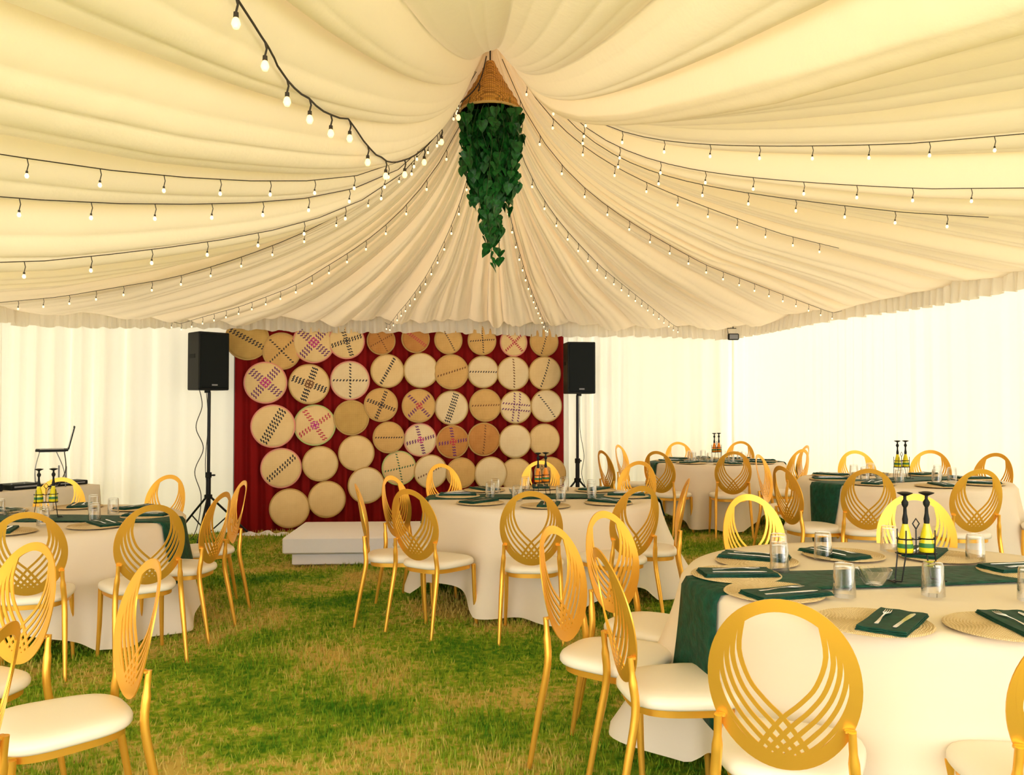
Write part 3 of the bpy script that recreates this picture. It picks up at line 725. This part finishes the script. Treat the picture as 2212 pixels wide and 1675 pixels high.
TR = [
 [(330, 130, 95, 112, 'gold', D('black', 2, -28), 'tan', 'black diagonal dashes'), (512, 195, 92, 98, 'tan', X('black', 1), 'tan', 'a dotted black cross'), (682, 150, 88, 108, 'cream', X('purple', 3, 50, 'magenta'), 'pink', 'a bold magenta cross'),
  (855, 128, 97, 108, 'cream', X('black', 2, 20), 'pink', 'a black cross'), (1040, 125, 88, 88, 'orange', X('brown', 1, 30), 'tan', 'faint brown dots'), (1222, 115, 85, 88, 'orange', D('red', 2, -35), 'tan', 'faint red dashes'),
  (1395, 122, 85, 88, 'tan', D('black', 1, -60), 'tan', 'one line of black dots'), (1572, 125, 85, 90, 'tan', X('black', 1, 5), 'tan', 'a small black cross'), (1743, 134, 78, 88, 'cream', X('red', 2, 45, 'red', .07), 'pink', 'a red cross'),
  (1903, 130, 74, 92, 'tan', D('black', 1, 75), 'tan', 'a steep line of black dots')],
 [(427, 362, 113, 110, 'cream', X('purple', 3, 50, 'magenta'), 'pink', 'a bold purple cross'), (658, 370, 107, 105, 'cream', X('black', 3, 70, 'brown', .085), 'tan', 'a black and brown cross'), (875, 350, 100, 103, 'pale', X('black', 1, 0), 'pink', 'an upright black dotted cross'),
  (1073, 300, 87, 88, 'cream', D('black', 2, 62, .07), 'tan', 'a slanted black line'), (1250, 297, 88, 92, 'pale', [], 'tan', 'no pattern'), (1410, 305, 85, 92, 'tan', D('brown', 1, 18), 'tan', 'a brown dotted line'),
  (1580, 305, 80, 85, 'pale', D('black', 1, 0), 'tan', 'a level black dotted line'), (1740, 312, 76, 88, 'pale', D('brown', 1, 92), 'tan', 'an upright dotted line'), (1905, 312, 84, 88, 'cream', D('black', 1, 72), 'tan', 'a steep black dotted line')],
 [(467, 592, 106, 113, 'cream', D('black', 3, 60, .11), 'pink', 'three rows of black dashes'), (688, 587, 108, 108, 'cream', X('red', 2, 35, 'magenta'), 'lime', 'a red and black cross'), (882, 548, 88, 92, 'gold', [], 'tan', 'plain darker straw'),
  (1038, 480, 90, 88, 'tan', X('black', 2, 70, None, .09), 'tan', 'a fine dark cross'), (1237, 485, 90, 88, 'tan', X('purple', 2, 45, 'red', .08), 'tan', 'a purple and red cross'), (1413, 495, 82, 90, 'pale', D('black', 3, 72, .10), 'tan', 'a broad black band'),
  (1592, 482, 80, 86, 'tan', D('brown', 1, 2), 'tan', 'a level brown dotted line'), (1752, 492, 80, 86, 'pale', X('purple', 2, 85, None, .28), 'tan', 'a double purple cross'), (1912, 485, 72, 85, 'pale', D('black', 1, -52), 'tan', 'black dots falling to the right')],
 [(510, 815, 110, 105, 'cream', D('black', 2, 42, .12), 'pink', 'two rows of black dashes'), (717, 792, 97, 92, 'cream', [], 'tan', 'plain straw'), (908, 735, 95, 93, 'cream', [], 'tan', 'plain cream straw'),
  (1078, 652, 87, 82, 'tan', D('black', 1, 0), 'tan', 'a level dark dotted line'), (1247, 665, 82, 87, 'pale', X('purple', 2, 15, 'magenta', .08), 'pink', 'a magenta cross'), (1418, 675, 84, 87, 'orange', X('purple', 2, 8, 'red', .08), 'tan', 'a red cross on orange'),
  (1583, 662, 83, 87, 'orange', D('brown', 1, 85), 'tan', 'orange straw and a faint line'), (1747, 672, 76, 88, 'pale', [], 'tan', 'plain pale straw'), (1905, 665, 82, 85, 'cream', [], 'tan', 'plain straw at the right edge')],
 [(554, 1028, 100, 103, 'cream', [], 'tan', 'plain straw, lowest of all'), (752, 980, 96, 96, 'cream', [], 'tan', 'plain straw above the platform'), (960, 905, 88, 95, 'pale', [], 'tan', 'plain pale straw behind a chair'),
  (1135, 815, 92, 90, 'cream', X('green', 1, 12), 'lime', 'a green cross'), (1302, 833, 72, 88, 'pale', D('brown', 1, 25), 'tan', 'a faint slanted dotted line'), (1462, 840, 83, 80, 'tan', [], 'tan', 'plain tan straw'),
  (1618, 843, 66, 88, 'pale', [], 'tan', 'plain pale straw, narrowest'), (1757, 850, 76, 88, 'cream', [], 'tan', 'plain straw behind the orange bottles'), (1935, 845, 74, 88, 'tan', [], 'tan', 'plain tan straw by the speaker')]]
k = 0
for r, row in enumerate(TR):
    for i, (a, b, c, d, colr, pat, rim, txt) in enumerate(row):
        if r == 0 and i > 2: b += 14; d -= 14
        o_ = 'rightmost' if i == len(row) - 1 else ORD[i].replace('from left', 'tray').replace(' tray', ''); tray(a, b, c, d, colr, pat, rim, 'woven tray with %s, %s of the %s' % (txt, o_, ROWN[r]), k); k += 1

# ------------------------------------------------------------------ platform
pf = empty('low_platform', (-.95, 8.55, g(-.95)), math.radians(3)); tag(pf, 'low white cloth-covered platform in front of the maroon backdrop', 'platform')
MB().bbox((0.03, .03, .053), (2.42, 1.05, .11), .01).build('lower_slab', M['white'], pf)
m = MB(); m.bbox((0, 0, .19), (2.52, 1.1, .16), .015); m.build('upper_slab', M['white'], pf)
p = at_z(565, 1149, 0)
v = []; f = []
for j in range(9):
    for i in range(25):
        x = -.36 + .72 * i / 24; y = -.07 + .14 * j / 8; e = math.sin(PI * j / 8) * math.sin(PI * i / 24) ** .5
        v.append((x, y + .03 * math.sin(i * .6), .006 + e * (.035 + .018 * math.sin(i * .9 + j * .5))))
for j in range(8):
    for i in range(24): a = j * 25 + i; f.append((a, a + 1, a + 26, a + 25))
cl = mesh('crumpled_cloth', v, f, M['white'], loc=(-3.0, 10.12, g(-3.0) + .002)); tag(cl, 'crumpled white cloth on the grass at the foot of the maroon drape', 'cloth')

# ------------------------------------------------------------------ speakers
def stand(x, y, top, rz, name):
    gz = g(x); t = empty('speaker_stand', (x, y, gz), rz); tag(t, name, 'speaker stand', 'speaker stands'); top -= gz
    MB().tube([(0, 0, .52), (0, 0, top + .01)], .019, 12).build('pole', M['blackm'], t)
    MB().tube([(0, 0, .06), (0, 0, .75)], .028, 12).build('outer_tube', M['blackm'], t)
    c = MB(); c.lathe([(.03, .73), (.036, .735), (.036, .79), (.03, .795)], 14); c.tube([(0, 0, .76), (.06, -.02, .76)], .009, 6); c.lathe([(.0001, 0), (.018, 0), (.018, .02), (.0001, .02)], 10, (.06, -.02, .75)); c.build('collar', M['black'], t)
    MB().lathe([(.03, .48), (.045, .485), (.045, .53), (.03, .535)], 14).build('hub', M['black'], t)
    for k in range(3):
        a = 2 * PI * k / 3 + .35; c_, s_ = math.cos(a), math.sin(a)
        l = MB().tube([(.03 * c_, .03 * s_, .50), (.25 * c_, .25 * s_, .28), (.50 * c_, .50 * s_, .02)], .013, 8).build('leg', M['blackm'], t)
        MB().lathe([(.018, 0), (.02, .005), (.02, .03), (.012, .04)], 10, (.50 * c_, .50 * s_, 0)).build('rubber_foot', M['black'], l)
        MB().tube([(.02 * c_, .02 * s_, .09), (.25 * c_, .25 * s_, .28)], .008, 6).build('brace', M['blackm'], t)
def speaker(x, y, z, rz, label):
    t = empty('loudspeaker', (x, y, z), rz); tag(t, label, 'speaker', 'loudspeakers on stands')
    W_, Dp, Hs = .375, .33, .68; m = MB()
    sec = [(-W_ / 2, -Dp / 2), (W_ / 2, -Dp / 2), (W_ / 2, Dp * .38), (W_ * .38, Dp / 2), (-W_ * .38, Dp / 2), (-W_ / 2, Dp * .38)]
    v = [(x_, y_, zz) for zz in (0, Hs) for x_, y_ in sec]; f = [tuple(reversed(range(6))), tuple(range(6, 12))] + [(i, (i + 1) % 6, 6 + (i + 1) % 6, 6 + i) for i in range(6)]
    o = mesh('cabinet', v, f, M['black'], t, smooth=False); b = o.modifiers.new('b', 'BEVEL'); b.width = .012; b.segments = 2
    MB().bbox((0, -Dp / 2 - .006, Hs / 2), (W_ - .04, .014, Hs - .05), .006).build('grille', M['grille'], t)
    MB().bbox((0, -Dp / 2 - .016, .06), (.07, .004, .018), .001).build('badge', M['grey'], t)
    MB().bbox((-W_ / 2 - .001, 0, .40), (.004, .14, .05), .0015).build('handle_recess', M['grille'], t)
    MB().lathe([(.025, -.03), (.035, -.03), (.035, 0.004), (.025, 0.004)], 12).build('pole_socket', M['black'], t)
SLx, SLy = -3.58, 9.85; SRx, SRy = .87, 11.08
stand(SLx, SLy, 1.66, .3, 'black tripod speaker stand left of the maroon backdrop'); speaker(SLx - .02, SLy, 1.69, math.radians(46), 'black loudspeaker on the stand left of the maroon backdrop')
stand(SRx, SRy, 1.64, 1.2, 'black tripod speaker stand right of the basket wall'); speaker(SRx + .02, SRy, 1.67, math.radians(8), 'black loudspeaker on the stand right of the basket wall')
def cord(pts, r, label, name='power_cord'):
    o = MB().tube(catmull(pts, 8), r, 6).build(name, M['cable']); tag(o, label, 'cord'); return o
cord([(SLx - .16, SLy + .12, 1.70), (SLx - .12, SLy + .1, 1.5), (SLx - .19, SLy + .1, 1.25), (SLx - .1, SLy + .1, 1.0), (SLx - .2, SLy + .1, .72), (SLx - .12, SLy + .1, .4), (SLx - .22, SLy + .1, .02 + g(SLx)), (SLx - .5, SLy, .012 + g(SLx - .5))], .005, 'thin dark cord hanging in loops left of the left speaker pole')
cord([(SLx - .08, SLy + .12, 1.70), (SLx - .06, SLy + .14, 1.3), (SLx - .09, SLy + .14, .8), (SLx - .05, SLy + .14, .3), (SLx - .1, SLy + .16, .012 + g(SLx - .1)), (SLx - .4, SLy + .1, .012 + g(SLx - .4))], .004, 'straight dark cord hanging close to the left speaker pole')
cord([(SRx + .04, SRy + .12, 1.68), (SRx + .04, SRy + .08, 1.2), (SRx + .09, SRy + .06, .85), (SRx + .06, SRy + .06, .6), (SRx + .12, SRy + .06, .35), (SRx + .08, SRy + .1, .012 + g(SRx + .08)), (SRx + .3, SRy + .1, .012 + g(SRx + .3))], .004, 'dark cord winding down beside the right speaker pole')

# ------------------------------------------------------------------ sound desk
dk_a = math.atan2(.85, .50)
DK = Vector((-5.15, 8.55, 0)); dz = g(DK.x)
def dl(x, y, z=0): c, s = math.cos(dk_a), math.sin(dk_a); return Vector((DK.x + x * c - y * s, DK.y + x * s + y * c, z))
t = empty('sound_desk', (DK.x, DK.y, dz), dk_a); tag(t, 'rectangular table for sound gear at the left wall', 'table')
MB().bbox((0, 0, .735), (1.5, .70, .03), .004).build('tabletop', M['grey'], t)
for sx in (-1, 1):
    for sy in (-1, 1): MB().tube([(sx * .65, sy * .28, 0), (sx * .65, sy * .28, .72)], .015, 8).build('leg', M['blackm'], t)
v = []; n = 200; hx, hy = .765, .365
def rect(u):
    Pp = 4 * (hx + hy); s = u * Pp
    if s < 2 * hx: return (-hx + s, -hy)
    s -= 2 * hx
    if s < 2 * hy: return (hx, -hy + s)
    s -= 2 * hy
    if s < 2 * hx: return (hx - s, hy)
    return (-hx, hy - (s - 2 * hx))
base = [rect(k / n) for k in range(n)]
v = [(0, 0, .756)] + [(x * .99, y * .99, .757) for x, y in base]
rws = 12
for j in range(rws + 1):
    q = j / rws
    for k_, (x, y) in enumerate(base):
        w_ = 1 + q * (.05 + .035 * math.sin(k_ * .42) + .02 * math.sin(k_ * .93)); v.append((x * w_, y * (1 + (w_ - 1) * 1.9), .755 - .70 * q))
f = [(0, 1 + k_, 1 + (k_ + 1) % n) for k_ in range(n)]
for j in range(rws + 1):
    for k_ in range(n): l = (k_ + 1) % n; f.append((1 + j * n + k_, 1 + (j + 1) * n + k_, 1 + (j + 1) * n + l, 1 + j * n + l))
o = mesh('desk_cloth', v, f, M['cloth'], loc=(DK.x, DK.y, dz)); o.rotation_euler = (0, 0, dk_a); tag(o, 'cream cloth over the sound desk at the left wall', 'tablecloth')
ZT = dz + .7585
def gear(name, x, y, d, label, cat, knobs=(0, 0), rz=0, face=True):
    r = empty(name, (*dl(x, y)[:2], ZT), dk_a + rz); tag(r, label, cat)
    MB().bbox((0, 0, d[2] / 2), d, .006).build('case', M['black'], r)
    for i in range(knobs[0]):
        for j in range(knobs[1]):
            MB().lathe([(.008, 0), (.007, .012), (.0001, .013)], 8, (-d[0] * .42 + d[0] * .84 * i / max(1, knobs[0] - 1), -d[1] * .35 + d[1] * .7 * j / max(1, knobs[1] - 1), d[2])).build('knob', M['grey'], r)
    MB().bbox((0, -d[1] / 2 - .001, d[2] * .55), (d[0] * .8, .004, d[2] * .3), .001).build('front_panel', M['grey'], r)
    return r
gear('mixing_console', -.42, -.08, (.46, .34, .075), 'black mixing console with grey knobs at the left frame edge', 'mixer', (8, 4))
gear('disc_player', .05, -.10, (.30, .26, .055), 'low black player unit between mixer and laptop stand', 'player', (3, 1))
gear('effects_unit', .30, -.16, (.18, .12, .03), 'small flat black box under the laptop', 'audio box')
rx_ = gear('wireless_receiver', .56, -.10, (.34, .20, .045), 'black receiver box at the right end of the sound desk', 'receiver')
for q, hgt_ in ((-.06, .17), (.02, .155)):
    MB().tube([(q, .06, .04), (q, .06, .04 + hgt_)], .008, 8).build('antenna', M['grey'], rx_)
# laptop on wire stand
lp = at_Y(112, 973, 8.75); LZ = lp.z
ls = empty('laptop_stand', (lp.x, lp.y, ZT), math.radians(29)); tag(ls, 'thin wire laptop stand on the sound desk', 'laptop stand'); hS = LZ - ZT - .012
for s in (-1, 1):
    MB().tube(catmull([(-.14, s * .1, .004), (-.15, s * .1, hS * .5), (-.11, s * .1, hS)], 5), .004, 6).build('strut', M['grey'], ls)
    MB().tube(catmull([(.13, s * .1, .004), (.11, s * .1, hS * .5), (.04, s * .1, hS)], 5), .004, 6).build('strut', M['grey'], ls)
    MB().tube([(-.12, s * .1, hS), (.13, s * .1, hS)], .004, 6).build('arm', M['grey'], ls)
for xx in (-.14, .13): MB().tube([(xx, -.1, .004), (xx, .1, .004)], .004, 6).build('foot_bar', M['grey'], ls)
la = empty('laptop', (lp.x, lp.y, LZ - .008), math.radians(29)); tag(la, 'open laptop seen from the side, raised over the sound desk', 'laptop')
MB().bbox((0, 0, .01), (.30, .34, .018), .004).build('base', M['black'], la)
MB().bbox((0, 0, .0205), (.22, .29, .003), .001).build('keyboard', M['grey'], la)
Ry = Matrix.Rotation(math.radians(13), 3, 'Y'); sc_o = MB().bbox(Ry @ Vector((0, 0, .125)) + Vector((.152, 0, .016)), (.010, .34, .25), .003, M=Ry).build('screen_lid', M['black'], la)
MB().bbox(Ry @ Vector((-.006, 0, .125)) + Vector((.152, 0, .016)), (.002, .31, .21), .0005, M=Ry).build('display', P('display_glass', (.03, .04, .06), .15), sc_o)
a = dl(.5, -.2, ZT)
cord([(lp.x + .14, lp.y - .02, LZ + .005), (lp.x + .19, lp.y - .08, LZ - .2), (lp.x + .17, lp.y - .2, ZT + .03), (lp.x + .3, lp.y - .62, ZT + .01), (lp.x + .44, lp.y - .80, ZT - .25), (lp.x + .62, lp.y - .9, g(lp.x) + .1), (lp.x + .8, lp.y - .9, g(lp.x + .8) + .01)], .005, 'dark laptop cord hanging over the front of the sound desk')

# ------------------------------------------------------------------ pendant basket, ivy
zr = at_Y(1057, 243, CR.y).z; zt_ = at_Y(1055, 140, CR.y).z; h_ = zt_ - zr + .02
pb = empty('pendant_basket', (CR.x - .005, CR.y, zr)); tag(pb, 'cone-shaped wicker basket lampshade hanging from the tent crown', 'basket')
prof = [(.205, 0), (.198, .03), (.180, .075), (.150, .125), (.115, .18), (.082, .24), (.050, .295), (.028, h_)]
inn = [(r_ - .006, z_) for r_, z_ in reversed(prof)]
MB().lathe(prof + inn[0:] + [prof[0]], 40).build('wicker_cone', M['wicker'], pb)
MB().tube([(.204 * math.cos(2 * PI * k / 40), .204 * math.sin(2 * PI * k / 40), 0) for k in range(40)], .009, 8, closed=True).build('rim', M['wick_rim'], pb)
for i in range(6):
    rr_, z_ = prof[1 + i]; MB().tube([(rr_ * 1.01 * math.cos(2 * PI * k / 32), rr_ * 1.01 * math.sin(2 * PI * k / 32), z_) for k in range(32)], .004, 5, closed=True).build('hoop', M['wicker'], pb)
MB().tube([(0, 0, h_ - .02), (0, 0, h_ + .35)], .006, 6).build('hanging_cord', M['cable'], pb)
iv = empty('hanging_ivy', (CR.x, CR.y, zr)); tag(iv, 'trailing dark green ivy spilling from the wicker cone', 'plant')
R_ = random.Random(5); vines = MB(); lv = MB()
def leaf(p, sz):
    shape = [(0, 0), (.32, -.08), (.50, .12), (.44, .38), (.26, .66), (0, 1.0), (-.26, .66), (-.44, .38), (-.50, .12), (-.32, -.08)]
    yaw = R_.uniform(0, 2 * PI); tilt = R_.uniform(.1, .9); roll = R_.uniform(-.6, .6)
    Mx = Matrix.Rotation(yaw, 3, 'Z') @ Matrix.Rotation(-PI / 2 - tilt * .6 + .5, 3, 'X') @ Matrix.Rotation(roll, 3, 'Y')
    pts = [Mx @ Vector((x * sz, y * sz, -abs(x) * sz * .35 + .1 * sz * math.sin(y * 3))) + p for x, y in shape]
    c = Mx @ Vector((0, .4 * sz, .04 * sz)) + p
    lv.add([c] + pts, [(0, 1 + i, 1 + (i + 1) % 10) for i in range(10)])
drops = [(.0, 1.02, 0.02), (.05, .98, .03), (-.05, .92, .02), (.03, .85, -.05), (.08, .8, .05), (-.08, .68, 0)]
for k in range(70):
    a = R_.uniform(0, 2 * PI)
    if k < len(drops): x0, ln, y0 = drops[k]
    else:
        r_ = .185 * math.sqrt(R_.random()); x0, y0 = r_ * math.cos(a), r_ * math.sin(a); ln = R_.uniform(.25, .58) if abs(x0) > .05 else R_.uniform(.3, .88)
        if x0 > .10: ln = R_.uniform(.35, .66)
    pts = []; x, y = x0, y0
    for i in range(9):
        q = i / 8; pull = 1 + .25 * min(1, q * 4) * (1 - q) - (.25 * q if ln > .6 else 0)
        pts.append(Vector((x0 * pull + .02 * math.sin(q * 7 + k), y0 * pull + .02 * math.cos(q * 6 + k), .05 - (ln + .05) * q)))
    vines.tube(pts, .0025, 4)
    nl = int(ln / .045)
    for i in range(nl):
        q = (i + R_.random() * .6) / nl; j = min(7, int(q * 8)); p_ = pts[j].lerp(pts[j + 1], q * 8 - j) + Vector((R_.uniform(-.03, .03), R_.uniform(-.03, .03), 0))
        if p_.z < .0: leaf(p_, R_.uniform(.055, .085))
    leaf(pts[-1], .075)
vines.build('vines', M['stem'], iv); lv.build('foliage', M['ivy'], iv, smooth=False)

# ------------------------------------------------------------------ string lights
def string_light(path, spacing, label, br=.016, drop=.05, cabr=.0035, group='radial bulb strings under the tent ceiling', cap=40, bm='bulbglass'):
    o = path[0]; root = empty('string_lights', o); tag(root, label, 'string lights', group)
    P_ = [p - o for p in path]
    MB().tube(P_, cabr, 6).build('cable', M['cable'], root)
    acc = 0; last = None; cnt = 0; bp = None
    for a, b in zip(P_[:-1], P_[1:]):
        L_ = (b - a).length; d0 = 0
        while acc + (L_ - d0) >= spacing and cnt < cap:
            d0 += spacing - acc; acc = 0; p = a.lerp(b, d0 / L_)
            s = MB(); s.tube([(0, 0, 0), (.006, 0, -drop * .5), (0, 0, -drop)], cabr * .9, 5); s.lathe([(.0001, -drop), (br * .55, -drop), (br * .6, -drop - br * 1.1), (br * .4, -drop - br * 1.2)][::-1], 8)
            if bp is None:
                so = s.build('socket', M['cable'], root, loc=p)
                bo = MB().lathe([(.0001, -drop - br * 3.6), (br * .6, -drop - br * 3.4), (br, -drop - br * 2.5), (br * .8, -drop - br * 1.7), (br * .45, -drop - br * 1.1), (.0001, -drop - br * 1.0)], 10).build('bulb', M[bm], so); bp = (so, bo)
            else:
                so = bp[0].copy(); col.objects.link(so); so.parent = root; so.location = p
                bo = bp[1].copy(); col.objects.link(bo); bo.parent = so
            cnt += 1
        acc += L_ - d0
# near string
pth = [Vector((CR.x - .03, CR.y - .02, 3.86)), at_Y(1035, 178, 5.45), at_Y(1000, 217, 5.35), at_Y(950, 240, 5.15), at_Y(870, 245, 4.75), at_Y(800, 218, 4.3), at_Y(700, 128, 3.65), at_Y(610, 42, 3.15), at_Y(565, 0, 2.9), at_Y(430, -140, 2.4)]
pth = [Vector(p) for p in catmull([tuple(p) for p in pth], 6)]
for q in pth[8:]: q.z = min(q.z, ceil_low(q.x, q.y, 2) - .01)
string_light(pth, .27, 'black cable of large warm bulbs curving from the top frame edge to the wicker cone', .0155, .05, .0045, 'near bulb cable', bm='bulb')
def hitc(px, py):
    d = ray(px, py); best = None
    for i in range(300):
        Y = 3 + i * .03; p = Vector((0, 0, H)) + d * (Y / d.y); 
        th = math.atan2(p.y - CR.y, p.x - CR.x); r = math.hypot(p.x - CR.x, p.y - CR.y); Rv, ze = bound(VP, th)
        e = ceil_low(p.x, p.y) - .05 - p.z
        if e < 0 and best is not None: return p, r, Rv, th
        best = e
    return None
SL = [((120, 350), .97, 'left, topmost of the strings on the left side'), ((100, 452), .97, 'left, second from the top on the left side'), ((150, 572), .97, 'left, third from the top on the left side'), ((150, 648), .97, 'left, fourth from the top on the left side'),
      ((600, 640), .97, 'lower left towards the back wall'), ((862, 680), .99, 'the back wall over the left trays'), ((1150, 640), .97, 'the back wall over the right trays'), ((1400, 665), .95, 'the back right corner, lower of two close strings'),
      ((1600, 610), .94, 'the back right corner, upper of two close strings'), ((1800, 538), 1.02, 'right, lowest of the strings on the right side'), ((2100, 480), 1.03, 'right, third from the top on the right side'), ((2170, 402), 1.15, 'right, second from the top on the right side'), ((2200, 306), 1.15, 'right, topmost of the strings on the right side')]
for (px, py), ext, nm in SL:
    hpt = hitc(px, py)
    if not hpt: print('STRING MISS', px, py); continue
    p, r, Rv, th = hpt; end = min(.97, max(r / Rv * 1.0, ext if ext < 1.0 else r / Rv * ext))
    pts = []
    for i in range(26):
        q = .018 + (end - .018) * i / 25; rr_ = Rv * q; ze = bound(VP, th)[1]
        xx, yy = CR.x + rr_ * math.cos(th), CR.y + rr_ * math.sin(th); z = ceil_low(xx, yy) - .012
        pts.append(Vector((xx, yy, z)))
    for _ in range(3):      # a taut cable: bridge the folds from below
        for i in range(1, len(pts) - 1): pts[i].z = min(pts[i].z, .5 * (pts[i - 1].z + pts[i + 1].z) + .004)
    string_light(pts, .29, 'bulb string running to the ' + nm, .0085, .05, .0024)
# small floodlight in the corner
p = at_Y(1584, 728, 11.7); fl = empty('floodlight', p); tag(fl, 'small dark floodlight hanging in the back right corner under the valance', 'lamp')
MB().bbox((0, 0, 0), (.15, .06, .09), .01).build('housing', M['black'], fl); MB().bbox((0, -.032, -.0), (.12, .006, .065), .002).build('lens', M['grey'], fl)
MB().tube([(-.07, 0, .03), (-.08, .01, .12), (.08, .01, .12), (.07, 0, .03)], .006, 6).build('bracket', M['blackm'], fl)
MB().tube([(0, .01, .12), (0, .02, .30)], .006, 6).build('rod', M['blackm'], fl)
